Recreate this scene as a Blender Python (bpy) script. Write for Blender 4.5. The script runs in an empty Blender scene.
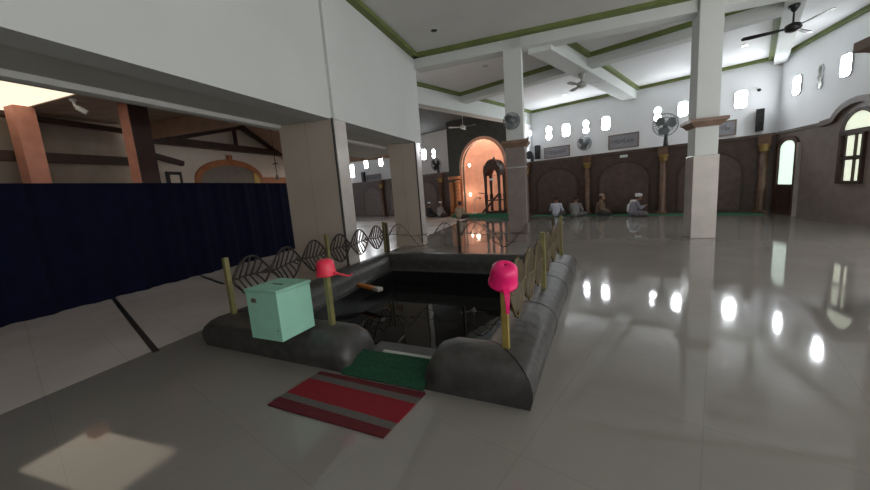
import bpy, bmesh, math, random
from mathutils import Vector, Matrix
random.seed(7)
C = bpy.context.collection
R = math.radians
PI = math.pi

# ------------------------------------------------------------------ frames
AZA, AZB = R(47.37), R(19.53)
ROT_B = -AZB                      # building frame: x = right, y = forward
ROT_A = -(PI/2 - AZA)             # qibla frame: x = -along, y = depth to the far wall
ROT_P = R(-26.2)                  # pool frame
D_FAR = 15.7                      # dark wainscot face
D_UP = 17.27                      # upper white wall, set back behind the ledge
def rot(v, a):
    return Vector((v[0]*math.cos(a)-v[1]*math.sin(a), v[0]*math.sin(a)+v[1]*math.cos(a), v[2]))
def fB(r, f, z=0): return rot((r, f, z), ROT_B)
def fA(a, d, z=0): return rot((-a, d, z), ROT_A)
POOL0 = Vector((0.552, 2.126, 0))
def fP(u, v, z=0): return POOL0 + rot((-u, v, z), ROT_P)

# ------------------------------------------------------------------ materials
def mat(name, col, rough=0.6, metal=0.0, noise=0.12, scale=6.0, emit=None, estr=0.0, bump=0.0, spec=0.5, detail=4.0):
    m = bpy.data.materials.new(name); m.use_nodes = True
    nt = m.node_tree; b = nt.nodes['Principled BSDF']
    b.inputs['Roughness'].default_value = rough
    b.inputs['Metallic'].default_value = metal
    b.inputs['Specular IOR Level'].default_value = spec
    tc = nt.nodes.new('ShaderNodeTexCoord'); nz = nt.nodes.new('ShaderNodeTexNoise')
    nz.inputs['Scale'].default_value = scale; nz.inputs['Detail'].default_value = detail
    nt.links.new(tc.outputs['Object'], nz.inputs['Vector'])
    rp = nt.nodes.new('ShaderNodeValToRGB')
    c = Vector(col)
    rp.color_ramp.elements[0].position = 0.3; rp.color_ramp.elements[1].position = 0.7
    rp.color_ramp.elements[0].color = (*(c*(1-noise)), 1); rp.color_ramp.elements[1].color = (*(c*(1+noise)), 1)
    nt.links.new(nz.outputs['Fac'], rp.inputs['Fac'])
    nt.links.new(rp.outputs['Color'], b.inputs['Base Color'])
    if emit:
        b.inputs['Emission Color'].default_value = (*emit, 1); b.inputs['Emission Strength'].default_value = estr
    if bump:
        bp = nt.nodes.new('ShaderNodeBump'); bp.inputs['Strength'].default_value = bump; bp.inputs['Distance'].default_value = 0.02
        nt.links.new(nz.outputs['Fac'], bp.inputs['Height']); nt.links.new(bp.outputs['Normal'], b.inputs['Normal'])
    return m

def tile_mat(name, c1, c2, mortar, tile, rough, rotz=0.0, msize=0.006, rvar=0.04):
    m = bpy.data.materials.new(name); m.use_nodes = True
    nt = m.node_tree; b = nt.nodes['Principled BSDF']; L = nt.links
    tc = nt.nodes.new('ShaderNodeTexCoord'); mp = nt.nodes.new('ShaderNodeMapping')
    mp.inputs['Rotation'].default_value = (0, 0, rotz)
    L.new(tc.outputs['Object'], mp.inputs['Vector'])
    br = nt.nodes.new('ShaderNodeTexBrick'); br.offset = 0.0
    br.inputs['Color1'].default_value = (*c1, 1); br.inputs['Color2'].default_value = (*c2, 1); br.inputs['Mortar'].default_value = (*mortar, 1)
    br.inputs['Scale'].default_value = 1.0; br.inputs['Mortar Size'].default_value = msize
    br.inputs['Brick Width'].default_value = tile; br.inputs['Row Height'].default_value = tile
    L.new(mp.outputs['Vector'], br.inputs['Vector'])
    nz = nt.nodes.new('ShaderNodeTexNoise'); nz.inputs['Scale'].default_value = 0.9; nz.inputs['Detail'].default_value = 5
    L.new(tc.outputs['Object'], nz.inputs['Vector'])
    mx = nt.nodes.new('ShaderNodeMix'); mx.data_type = 'RGBA'; mx.blend_type = 'MULTIPLY'; mx.inputs[0].default_value = 0.35
    L.new(br.outputs['Color'], mx.inputs[6]); L.new(nz.outputs['Fac'], mx.inputs[7])
    L.new(mx.outputs[2], b.inputs['Base Color'])
    mr = nt.nodes.new('ShaderNodeMapRange'); mr.inputs['To Min'].default_value = max(0.0, rough-rvar); mr.inputs['To Max'].default_value = rough+rvar
    mr.inputs['From Min'].default_value = .35; mr.inputs['From Max'].default_value = .65
    L.new(nz.outputs['Fac'], mr.inputs['Value']); L.new(mr.outputs['Result'], b.inputs['Roughness'])
    return m

def stripe_mat(name, stops, axis='Y', rough=0.95):
    m = bpy.data.materials.new(name); m.use_nodes = True
    nt = m.node_tree; b = nt.nodes['Principled BSDF']; L = nt.links
    b.inputs['Roughness'].default_value = rough
    tc = nt.nodes.new('ShaderNodeTexCoord'); sp = nt.nodes.new('ShaderNodeSeparateXYZ')
    L.new(tc.outputs['Generated'], sp.inputs[0])
    rp = nt.nodes.new('ShaderNodeValToRGB'); rp.color_ramp.interpolation = 'CONSTANT'
    el = rp.color_ramp.elements
    el[0].position = stops[0][0]; el[0].color = (*stops[0][1], 1)
    el[1].position = stops[1][0]; el[1].color = (*stops[1][1], 1)
    for p, c in stops[2:]:
        e = el.new(p); e.color = (*c, 1)
    L.new(sp.outputs[axis], rp.inputs['Fac'])
    nz = nt.nodes.new('ShaderNodeTexNoise'); nz.inputs['Scale'].default_value = 60
    L.new(tc.outputs['Object'], nz.inputs['Vector'])
    mx = nt.nodes.new('ShaderNodeMix'); mx.data_type = 'RGBA'; mx.blend_type = 'MULTIPLY'; mx.inputs[0].default_value = 0.5
    L.new(rp.outputs['Color'], mx.inputs[6]); L.new(nz.outputs['Fac'], mx.inputs[7])
    L.new(mx.outputs[2], b.inputs['Base Color'])
    bp = nt.nodes.new('ShaderNodeBump'); bp.inputs['Strength'].default_value = .4; bp.inputs['Distance'].default_value = .01
    L.new(nz.outputs['Fac'], bp.inputs['Height']); L.new(bp.outputs['Normal'], b.inputs['Normal'])
    return m

M = {}
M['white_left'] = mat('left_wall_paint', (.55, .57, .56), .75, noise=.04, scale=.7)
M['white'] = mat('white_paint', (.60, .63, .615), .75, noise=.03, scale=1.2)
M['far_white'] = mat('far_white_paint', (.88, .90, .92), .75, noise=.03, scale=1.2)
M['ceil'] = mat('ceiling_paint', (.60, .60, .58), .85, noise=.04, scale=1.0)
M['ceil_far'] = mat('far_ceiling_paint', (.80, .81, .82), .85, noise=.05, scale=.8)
M['green_trim'] = mat('olive_green_paint', (.135, .17, .045), .6, noise=.15, scale=3)
M['soffit'] = mat('soffit_paint', (.50, .51, .48), .8, noise=.05, scale=1.5)
M['soffit_lip'] = mat('soffit_lip_paint', (.66, .67, .65), .7, noise=.05)
M['floor'] = tile_mat('polished_floor_tile', (.325, .305, .28), (.317, .297, .274), (.29, .27, .25), .8, .06, rotz=-ROT_B, msize=.004, rvar=.03)
M['strip'] = tile_mat('annex_floor_tile', (.84, .77, .72), (.82, .75, .70), (.70, .65, .60), .6, .22, rotz=-ROT_B, msize=.005)
M['clad'] = tile_mat('beige_marble_tile', (.58, .50, .42), (.565, .49, .41), (.45, .38, .31), 50., .22)
M['clad_light'] = mat('pale_marble', (.47, .43, .40), .25, noise=.1, scale=3)
M['clad_grey'] = mat('grey_brown_marble', (.22, .18, .165), .25, noise=.12, scale=4)
M['cap'] = mat('brown_capital_stone', (.22, .14, .10), .5, noise=.15, scale=5)
M['wains'] = mat('dark_brown_granite', (.085, .055, .046), .35, noise=.2, scale=5)
M['arch_in'] = mat('arch_panel_granite', (.118, .080, .068), .3, noise=.2, scale=5)
M['arch_edge'] = mat('arch_band_granite', (.06, .038, .032), .35, noise=.2, scale=6)
M['wains_r'] = mat('right_wall_granite', (.27, .22, .20), .3, noise=.12, scale=4)
M['hood_brown'] = mat('dark_brown_moulding', (.11, .075, .06), .4, noise=.15, scale=5)
M['pillar'] = mat('brown_pillar_marble', (.15, .085, .058), .15, noise=.25, scale=6)
M['gold'] = mat('gilded_paint', (.30, .19, .06), .4, metal=.4, noise=.15)
M['pane'] = mat('daylit_frosted_pane', (.9, .95, 1.), .4, noise=.02, emit=(.93, .97, 1.0), estr=48.0)
M['pane_dim'] = mat('dim_glass', (.25, .24, .22), .2, noise=.3, scale=20)
M['pane_door'] = mat('daylit_door_glass', (.8, .95, .85), .4, noise=.1, scale=3, emit=(.80, .97, .86), estr=.95)
M['pane_yel'] = mat('daylit_yellow_glass', (.9, .95, .7), .4, noise=.1, scale=3, emit=(.88, .95, .76), estr=.75)
M['winframe'] = mat('white_window_frame', (.6, .63, .66), .6, noise=.05)
M['dark_wood'] = mat('dark_brown_wood', (.055, .028, .02), .45, noise=.3, scale=8)
M['door_wood'] = mat('door_wood', (.075, .035, .022), .4, noise=.3, scale=8)
M['mihrab'] = mat('terracotta_plaster', (.66, .36, .26), .5, noise=.1, scale=3)
M['orange_col'] = mat('orange_column_paint', (.55, .22, .09), .4, noise=.12, scale=5)
M['dark_panel'] = mat('charcoal_panel', (.055, .06, .052), .5, noise=.2, scale=3)
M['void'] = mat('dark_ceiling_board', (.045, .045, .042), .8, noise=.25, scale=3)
M['navy'] = mat('navy_cloth', (.0024, .0036, .017), .9, noise=.25, scale=5, spec=.15)
M['red_post'] = mat('salmon_painted_timber', (.60, .27, .20), .6, noise=.12, scale=4)
M['post_shade'] = mat('shaded_post_timber', (.05, .02, .017), .6, noise=.2, scale=4)  # shaded side of the second annex post, darkened in the colour
M['timber'] = mat('dark_roof_timber', (.045, .022, .016), .6, noise=.25, scale=5)
M['roof_board'] = mat('brown_roof_board', (.34, .27, .22), .75, noise=.18, scale=3)
M['roof_orange'] = mat('warm_roof_board', (.42, .28, .20), .75, noise=.12, scale=3)
M['annex_wall'] = mat('cream_annex_wall', (.74, .66, .58), .8, noise=.06, scale=2)
M['annex_brown'] = mat('brown_annex_board', (.30, .25, .21), .8, noise=.15, scale=2)
M['arch_orange'] = mat('orange_arch_paint', (.42, .16, .06), .6, noise=.15, scale=4)
M['arch_grey'] = mat('grey_arch_infill', (.24, .215, .19), .8, noise=.2, scale=20)
M['yellow'] = mat('yellow_paint', (.6, .42, .10), .6)
M['skylight'] = mat('translucent_roof_sheet', (.9, .86, .75), .6, noise=.03, emit=(1.0, .86, .66), estr=1.15)
M['curb'] = mat('charcoal_stone_tile', (.050, .048, .046), .42, noise=.35, scale=9, bump=.4)
M['basin'] = mat('black_basin_tile', (.010, .010, .011), .35, noise=.3, scale=7)
M['post_olive'] = mat('olive_painted_post', (.185, .17, .062), .5, noise=.2, scale=12)
M['post_gold'] = mat('brassy_post', (.36, .27, .07), .35, metal=.4, noise=.2, scale=12)
M['post_brown'] = mat('brown_post', (.07, .05, .028), .5, noise=.2, scale=12)
M['rod_dark'] = mat('dark_wrought_iron', (.030, .022, .018), .45, metal=.3, noise=.25, scale=15)
M['rod_rust'] = mat('bronze_wrought_iron', (.11, .085, .03), .45, metal=.3, noise=.35, scale=10)
M['plate_rust'] = mat('rusty_bronze_plate', (.06, .038, .017), .45, metal=.3, noise=.5, scale=9)
M['rod_grey'] = mat('grey_brown_iron', (.13, .11, .09), .35, metal=.5, noise=.2, scale=10)
M['mint'] = mat('mint_green_paint', (.30, .60, .47), .55, noise=.06, scale=7)
M['mint_top'] = mat('mint_lid_paint', (.25, .50, .39), .6, noise=.1, scale=7)
M['black'] = mat('black_plastic', (.012, .012, .013), .4, noise=.1)
M['pink'] = mat('hot_pink_plastic', (.88, .012, .17), .35, noise=.04, emit=(.9, .02, .18), estr=.0)
M['red_pink'] = mat('coral_red_plastic', (.85, .04, .09), .35, noise=.04)
M['redmat'] = stripe_mat('striped_mat', [(0, (.13, .008, .014)), (.19, (.13, .12, .11)), (.31, (.27, .006, .016)), (.73, (.13, .12, .11)), (.86, (.13, .008, .014))])
M['greenmat'] = mat('green_carpet', (.009, .062, .03), .95, noise=.3, scale=40, bump=.3)
M['greencarpet'] = mat('prayer_carpet_green', (.05, .20, .12), .95, noise=.2, scale=20)
M['grey_stone'] = mat('grey_stone', (.075, .075, .075), .5, noise=.2, scale=12)
M['orange_wood'] = mat('orange_wood', (.5, .17, .03), .5, noise=.3, scale=15)
M['tape'] = mat('black_tape', (.008, .008, .009), .5, noise=.1)
M['fan_grey'] = mat('grey_fan_metal', (.20, .22, .23), .45, metal=.2, noise=.15)
M['fan_dark'] = mat('dark_fan_metal', (.02, .02, .02), .35, metal=.3, noise=.15)
M['fan_white'] = mat('white_fan_metal', (.6, .62, .62), .4, noise=.05)
M['fan_beige'] = mat('beige_fan_metal', (.42, .42, .40), .4, noise=.05)
M['frame_brown'] = mat('brown_picture_frame', (.20, .16, .13), .5, noise=.15)
M['picture'] = mat('grey_calligraphy_sheet', (.30, .30, .33), .5, noise=.12, scale=8)
M['ink'] = mat('dark_ink', (.13, .12, .15), .6, noise=.1)
M['paper'] = mat('white_paper', (.75, .78, .8), .7, noise=.03)
M['lamp_on'] = mat('lit_lamp', (1, 1, 1), .4, noise=.01, emit=(1, .98, .95), estr=4)
M['lamp_warm'] = mat('lit_warm_lamp', (1, .95, .9), .4, noise=.01, emit=(1, .9, .75), estr=8)
M['hole'] = mat('dark_socket', (.03, .03, .03), .6)
M['skin'] = mat('brown_skin', (.28, .15, .095), .55, noise=.06, scale=10)
M['hair'] = mat('black_hair', (.012, .010, .010), .6, noise=.3, scale=40)
M['steel'] = mat('steel', (.5, .5, .5), .3, metal=.8, noise=.1)

def water_mat():
    m = bpy.data.materials.new('dark_still_water'); m.use_nodes = True
    nt = m.node_tree; b = nt.nodes['Principled BSDF']; L = nt.links
    b.inputs['Base Color'].default_value = (.010, .011, .011, 1); b.inputs['Roughness'].default_value = .015
    b.inputs['IOR'].default_value = 1.33
    tc = nt.nodes.new('ShaderNodeTexCoord'); nz = nt.nodes.new('ShaderNodeTexNoise'); nz.inputs['Scale'].default_value = 5
    L.new(tc.outputs['Object'], nz.inputs['Vector'])
    bp = nt.nodes.new('ShaderNodeBump'); bp.inputs['Strength'].default_value = .04; bp.inputs['Distance'].default_value = .02
    L.new(nz.outputs['Fac'], bp.inputs['Height']); L.new(bp.outputs['Normal'], b.inputs['Normal'])
    return m
M['water'] = water_mat()

# ------------------------------------------------------------------ mesh helper
class MB:
    def __init__(s): s.v = []; s.f = []
    def add(s, vs, fs):
        n = len(s.v); s.v += [Vector(v) for v in vs]; s.f += [tuple(i+n for i in f) for f in fs]; return s
    def box(s, x0, x1, y0, y1, z0, z1, T=None):
        vs = [Vector((x, y, z)) for z in (z0, z1) for y in (y0, y1) for x in (x0, x1)]
        if T: vs = [T @ v for v in vs]
        return s.add(vs, [(0,2,3,1),(4,5,7,6),(0,1,5,4),(2,6,7,3),(0,4,6,2),(1,3,7,5)])
    def tube(s, pts, r, n=6, closed=False):
        pts = [Vector(p) for p in pts]; N = len(pts); rings = []
        rr = r if isinstance(r, (list, tuple)) else [r]*N
        for i, p in enumerate(pts):
            a = pts[i-1] if (i > 0 or closed) else p
            b = pts[(i+1) % N] if (i < N-1 or closed) else p
            t = (b-a)
            t = t.normalized() if t.length > 1e-9 else Vector((0, 0, 1))
            up = Vector((0, 0, 1)) if abs(t.z) < .95 else Vector((1, 0, 0))
            x = t.cross(up).normalized(); y = x.cross(t).normalized()
            rings.append([p + rr[i]*(math.cos(2*PI*k/n)*x + math.sin(2*PI*k/n)*y) for k in range(n)])
        return s.loft(rings, closed=closed)
    def loft(s, rings, closed=False, caps=True):
        n = len(rings[0]); vs = [v for r in rings for v in r]; fs = []
        m = len(rings)
        for i in range(m if closed else m-1):
            j = (i+1) % m
            for k in range(n):
                l = (k+1) % n
                fs.append((i*n+k, i*n+l, j*n+l, j*n+k))
        if caps and not closed:
            fs.append(tuple(range(n-1, -1, -1))); fs.append(tuple((m-1)*n+k for k in range(n)))
        return s.add(vs, fs)
    def lathe(s, prof, n=20, T=None, caps=True):
        rings = []
        for r, z in prof:
            rings.append([Vector((r*math.cos(2*PI*k/n), r*math.sin(2*PI*k/n), z)) for k in range(n)])
        if T: rings = [[T @ v for v in r] for r in rings]
        return s.loft(rings, caps=caps)
    def prism(s, poly, z0, z1, T=None):      # poly in xy, extruded in z
        n = len(poly)
        vs = [Vector((x, y, z0)) for x, y in poly] + [Vector((x, y, z1)) for x, y in poly]
        if T: vs = [T @ v for v in vs]
        fs = [tuple(range(n-1, -1, -1)), tuple(range(n, 2*n))]
        for k in range(n): fs.append((k, (k+1) % n, n+(k+1) % n, n+k))
        return s.add(vs, fs)
    def prismy(s, poly, y0, y1):             # poly in xz, extruded in y
        return s.prism(poly, y0, y1, Matrix(((1,0,0,0),(0,0,1,0),(0,1,0,0),(0,0,0,1))))
    def ball(s, c, rx, ry, rz, n=12, m=8):
        rings = []
        for i in range(1, m):
            t = PI*i/m
            rings.append([Vector((c[0]+rx*math.sin(t)*math.cos(2*PI*k/n), c[1]+ry*math.sin(t)*math.sin(2*PI*k/n), c[2]-rz*math.cos(t))) for k in range(n)])
        return s.loft(rings)
    def build(s, name, material, parent=None, smooth=False, loc=None, rz=None, bevel=0.0, fix=True):
        me = bpy.data.meshes.new(name); me.from_pydata([tuple(v) for v in s.v], [], s.f); me.update()
        if fix:
            bm = bmesh.new(); bm.from_mesh(me); bmesh.ops.recalc_face_normals(bm, faces=bm.faces[:]); bm.to_mesh(me); bm.free()
        me.materials.append(M[material] if isinstance(material, str) else material)
        if smooth:
            for p in me.polygons: p.use_smooth = True
        o = bpy.data.objects.new(name, me); C.objects.link(o)
        if parent: o.parent = parent
        if loc is not None: o.location = loc
        if rz is not None: o.rotation_euler = (0, 0, rz)
        if bevel:
            b = o.modifiers.new('bevel', 'BEVEL'); b.width = bevel; b.segments = 2; b.limit_method = 'ANGLE'
        return o

def tag(o, label, cat, group=None, kind=None):
    o['label'] = label; o['category'] = cat
    if group: o['group'] = group
    if kind: o['kind'] = kind
    return o
def thing(name, label, cat, loc=(0,0,0), rz=0.0, group=None, kind=None):
    o = bpy.data.objects.new(name, None); C.objects.link(o)
    o.location = loc; o.rotation_euler = (0, 0, rz); o.empty_display_size = .1
    return tag(o, label, cat, group, kind)
def struct(name, label, cat, mb, m, rz=0.0, loc=(0,0,0), bevel=0.0):
    o = mb.build(name, m, None, rz=rz, loc=loc, bevel=bevel)
    return tag(o, label, cat, None, 'structure')
def dup(root, loc, rz, label, group=None):
    r = root.copy(); C.objects.link(r); r.location = loc; r.rotation_euler = (0, 0, rz); r['label'] = label
    if group: r['group'] = group
    for ch in list(root.children):
        c = ch.copy(); C.objects.link(c); c.parent = r; c.matrix_parent_inverse = ch.matrix_parent_inverse
        for g in list(ch.children):
            d = g.copy(); C.objects.link(d); d.parent = c
    return r
def rect_arch(x0, x1, z0, zs, rise, n=14):   # outline in xz with an arched head
    cx = (x0+x1)/2; hw = (x1-x0)/2
    return [(x0, z0), (x1, z0)] + [(cx+hw*math.cos(PI*k/n), zs+rise*math.sin(PI*k/n)) for k in range(n+1)]
def ring_prismy(mb, outer, inner, y0, y1):   # matching outlines: frame between them
    n = len(outer)
    vs = [(x, y0, z) for x, z in outer] + [(x, y0, z) for x, z in inner] + [(x, y1, z) for x, z in outer] + [(x, y1, z) for x, z in inner]
    fs = []
    for k in range(n):
        l = (k+1) % n
        fs += [(k, l, n+l, n+k), (2*n+k, 3*n+k, 3*n+l, 2*n+l), (k, 2*n+k, 2*n+l, l), (n+k, n+l, 3*n+l, 3*n+k)]
    mb.add(vs, fs); return mb

# ------------------------------------------------------------------ setting
CORNER = -0.50       # along position of the far right corner
RW = 6.62             # right wall
LW = -3.55           # left upper wall face
Z_HI, Z_LO = 5.13, 5.13
Z_STEP = 4.80        # underside of the main cross beam
RUP = 7.28           # upper right wall
F_STEP = 9.4

# floor (B frame), with a hole for the pool basin
def bx(p): q = rot(p, -ROT_B); return (q.x, q.y)
holeP = [fP(.3, .3), fP(3.2, .3), fP(3.6, 3.75), fP(.3, 3.75)]
hB = [bx(p) for p in holeP]
outer = [(RW, -6), (RW, 24), (-4.2, 24), (-4.2, -6)]
bm = bmesh.new()
ov = [bm.verts.new((x, y, 0)) for x, y in outer]; hv = [bm.verts.new((x, y, 0)) for x, y in hB]
es = [bm.edges.new((ov[i], ov[(i+1) % 4])) for i in range(4)] + [bm.edges.new((hv[i], hv[(i+1) % 4])) for i in range(4)]
bmesh.ops.triangle_fill(bm, edges=es, use_beauty=True)
bmesh.ops.recalc_face_normals(bm, faces=bm.faces[:])
me = bpy.data.meshes.new('floor'); bm.to_mesh(me); bm.free(); me.materials.append(M['floor'])
for p in me.polygons:
    if p.normal.z < 0: p.flip()
fl = bpy.data.objects.new('floor', me); C.objects.link(fl); fl.rotation_euler = (0, 0, ROT_B)
tag(fl, 'glossy grey tiled floor of the large prayer hall', 'floor', None, 'structure')
m_ = MB().box(-20, -4.2, -6, 24, -.1, 0.0); struct('floor', 'paler matt tile floor of the annex beside the navy curtain', 'floor', m_, 'strip', ROT_B)

# far wall, in A frame (x = -along)
AX0, AX1 = -26, 0.50
MIH0, MIH1 = -12.0, -9.25       # mihrab opening in x
mcx = (MIH0+MIH1)/2; mr = (MIH1-MIH0)/2; mzs = 2.62
w = MB(); w.box(AX0-2, -12.9, D_UP, D_UP+.2, 2.4, 5.6); w.box(-8.6, AX1+.8, D_UP, D_UP+.2, 2.4, 5.3); w.box(-8.75, -8.59, D_FAR+.2, D_UP, 2.4, 4.6)
struct('wall_far', 'white upper far wall pierced by small bright windows', 'wall', w, 'far_white', ROT_A)
w = MB(); w.box(AX0, -12.9, D_FAR-.03, D_FAR+.2, 0, 2.44); w.box(-8.6, AX1+.3, D_FAR-.03, D_FAR+.2, 0, 2.44)
wf = struct('wall_far_lower', 'dark brown granite lower half of the far wall', 'wall', w, 'wains', ROT_A)
# arched niches in the wainscot
bays = [(-15.8, -13.75), (-7.75, -5.5), (-5.0, -2.78), (-2.25, -.1), (-18.5, -16.3), (-21.3, -19)]
ar = MB(); ab = MB()
for x0, x1 in bays:
    o_ = rect_arch(x0+.12, x1-.12, .12, 1.35, .78); i_ = rect_arch(x0+.22, x1-.22, .12, 1.35, .70)
    ar.prismy(i_, D_FAR-.045, D_FAR-.02)
    ring_prismy(ab, o_, i_, D_FAR-.06, D_FAR-.03)
ar.build('arch_panel', 'arch_in', wf); ab.build('arch_band', 'arch_edge', wf)
m_ = MB().box(AX0-2, -12.9, D_FAR-.09, D_UP, 2.44, 2.52).box(-8.6, AX1, D_FAR-.09, D_UP, 2.44, 2.52)
struct('trim_1', 'narrow ledge along the top of the dark far wainscot', 'trim', m_, 'hood_brown', ROT_A)
# dark panel with arched opening around the mihrab
arch = [(mcx+mr*math.cos(PI*k/24), mzs+mr*math.sin(PI*k/24)) for k in range(25)]
inn = [(MIH1, 0)] + arch + [(MIH0, 0)]
def proj_out(x, z):
    if z <= .01: return (-8.58 if x > mcx else -12.9, 0)
    t = math.atan2(z-mzs, x-mcx)
    if z <= mzs+.01: return (-8.58 if x > mcx else -12.9, mzs)
    dx, dz = math.cos(t), math.sin(t)
    ks = []
    if dx > 1e-6: ks.append((-8.58-mcx)/dx)
    if dx < -1e-6: ks.append((-12.9-mcx)/dx)
    if dz > 1e-6: ks.append((5.3-mzs)/dz)
    k = min(ks); return (mcx+k*dx, mzs+k*dz)
out = [proj_out(x, z) for x, z in inn]
# make sure the outer outline hits the two top corners
ti = min(range(len(out)), key=lambda i: (out[i][0]+8.58)**2+(out[i][1]-5.3)**2); out[ti] = (-8.58, 5.3)
tj = min(range(len(out)), key=lambda i: (out[i][0]+13.2)**2+(out[i][1]-5.3)**2); out[tj] = (-12.9, 5.3)
w = MB(); n = len(inn); y0, y1 = D_FAR-.05, D_FAR+.2
w.add([(x, y0, z) for x, z in inn]+[(x, y0, z) for x, z in out]+[(x, y1, z) for x, z in inn],
      [(k, k+1, n+k+1, n+k) for k in range(n-1)] + [(k, k+1, 2*n+k+1, 2*n+k) for k in range(n-1)])
struct('wall_mihrab', 'charcoal wall panel around the glowing terracotta niche', 'wall', w, 'dark_panel', ROT_A)
# niche: half round in plan with a half dome
w = MB(); rings = []; NA = 20
for z in [0, .6, 1.2, 1.8, mzs]:
    rings.append([(mcx+mr*math.cos(PI*k/NA), D_FAR+.2+.85*mr*math.sin(PI*k/NA), z) for k in range(NA+1)])
for j in range(1, 9):
    t = PI/2*j/8
    rings.append([(mcx+mr*math.cos(t)*math.cos(PI*k/NA), D_FAR+.2+.85*mr*math.cos(t)*math.sin(PI*k/NA), mzs+mr*math.sin(t)) for k in range(NA+1)])
vs = [v for r in rings for v in r]; q = NA+1
w.add(vs, [(i*q+k, i*q+k+1, (i+1)*q+k+1, (i+1)*q+k) for i in range(len(rings)-1) for k in range(NA)])
mo = w.build('mihrab_niche', 'mihrab', None, smooth=True, rz=ROT_A)
tag(mo, 'glowing terracotta half-domed prayer niche in the far wall', 'prayer niche')
ra = MB(); ring_prismy(ra, rect_arch(MIH0-.12, MIH1+.12, 0, mzs, mr+.12, 24), rect_arch(MIH0+.04, MIH1-.04, 0.0, mzs, mr-.04, 24), D_FAR-.09, D_FAR-.02)
ra.build('arch_surround', 'mihrab', mo)

# right wall
fc = None
Bc = rot(tuple(fA(CORNER, D_FAR)), -ROT_B)   # corner in B coords
RWF = Bc.y
w = MB().box(RUP, RUP+.2, 8.6, 15.75, 2.4, 5.3).box(RUP, RUP+.2, -6, 8.6, 4.6, 5.3)
struct('wall_right', 'white upper right wall with small bright windows', 'wall', w, 'far_white', ROT_B)
w = MB().box(RW-.04, RW+.2, 8.6, RWF+.02, 0, 2.44)
wr = struct('wall_right_lower', 'grey-brown granite lower half of the right wall', 'wall', w, 'wains_r', ROT_B)
m_ = MB().box(RW-.09, RUP, 12.2, RWF+.1, 2.44, 2.52).box(RW-.03, RUP, 10.0, 12.2, 2.44, 2.52).box(RW-.09, RUP, 8.6, 10.0, 2.44, 2.52).box(RW-.03, RUP, 14.3, 15.7, 2.44, 2.52)
struct('trim_2', 'brown ledge along the top of the right wall granite', 'trim', m_, 'hood_brown', ROT_B)

struct('wall_back_blocker', 'unseen pale wall added behind the viewpoint to cut light', 'wall', MB().box(-20, 0.5, -6.2, -6, 0, 5.3).box(.5, 3.2, -6.2, -6, 0, 5.3).box(3.2, RUP, -6.2, -6, 3.2, 5.3), 'white', ROT_B)  # never in view; put in to cut sky light from behind
# left upper wall, soffit
w = MB().box(LW-.4, LW, 5.35, 9.5, 2.84, Z_HI+.1).box(LW-.4, LW-.05, -6, 5.35, 2.84, Z_HI+.1)
struct('wall_left', 'pale grey upper left wall above the square columns', 'wall', w, 'white_left', ROT_B)
w = MB().box(-5.05, LW-.4, -6, 9.5, 2.86, 3.6)
so = struct('soffit', 'grey soffit beam behind the left upper wall', 'beam', w, 'soffit', ROT_B)
w = MB().prism([(0, 0), (.22, 0), (.17, .05), (.05, .05)], -6, 9.5, Matrix(((1,0,0,-4.86),(0,0,1,0),(0,-1,0,2.86),(0,0,0,1))))
w.build('soffit_moulding', 'soffit_lip', so)

# ceilings
def poly_slab(pts, z, t=.08):
    return MB().prism([(p.x, p.y) for p in pts], z, z+t)
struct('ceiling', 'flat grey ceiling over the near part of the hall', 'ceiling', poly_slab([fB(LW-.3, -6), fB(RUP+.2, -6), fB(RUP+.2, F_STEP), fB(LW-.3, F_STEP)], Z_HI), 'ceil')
def hitB(f, a):       # A-depth where the line along=a meets forward=f
    d = (f - rot(tuple(fA(a, 0)), -ROT_B).y)/rot(tuple(fA(0, 1)), -ROT_B).y
    return d
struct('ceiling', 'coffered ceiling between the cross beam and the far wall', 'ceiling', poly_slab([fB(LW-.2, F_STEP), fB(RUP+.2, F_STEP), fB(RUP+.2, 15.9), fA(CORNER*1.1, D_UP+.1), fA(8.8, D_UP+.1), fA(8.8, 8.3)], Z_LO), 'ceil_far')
w = MB().box(LW, RUP, F_STEP, F_STEP+.4, Z_STEP, Z_HI+.05)
struct('beam', 'long white cross beam carried by the two tall columns', 'beam', w, 'white', ROT_B)
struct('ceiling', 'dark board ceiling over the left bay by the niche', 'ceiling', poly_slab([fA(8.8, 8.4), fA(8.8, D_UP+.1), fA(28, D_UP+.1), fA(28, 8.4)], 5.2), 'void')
# green trims (near ceiling)
t = MB(); t.box(LW, LW+.16, -6, F_STEP, Z_HI-.09, Z_HI-.001); t.box(LW, RUP, F_STEP-.16, F_STEP, Z_HI-.09, Z_HI-.001); t.box(RUP-.16, RUP, -6, F_STEP, Z_HI-.09, Z_HI-.001)
struct('trim_3', 'olive green cornice around the near ceiling', 'trim', t, 'green_trim', ROT_B)
# beams of the lower ceiling (A frame, x = -along)
def cl(x, y0): return max(y0, hitB(F_STEP+.2, -x))
def clipbox(mb, x0, x1, y0, y1, z0, z1):
    return mb.prism([(x0, cl(x0, y0)), (x1, cl(x1, y0)), (x1, y1), (x0, y1)], z0, z1)
def beam(label, x0, x1, y0, y1, z0):
    struct('beam', label, 'beam', clipbox(MB(), x0, x1, y0, y1, z0, Z_LO+.02), 'white', ROT_A)
beam('white ceiling beam running to the far wall left of the niche bay', -9.02, -8.58, 4.0, D_UP, 4.47)
beam('white ceiling beam running to the far wall mid-hall', -4.31, -3.81, 4.0, D_UP, 4.69)
beam('white ceiling beam along the far right corner', .31, .64, 4.0, D_UP, 4.855)
beam('white ceiling cross beam parallel to the far wall', -8.58, .31, 11.36, 11.77, 4.80)
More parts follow.
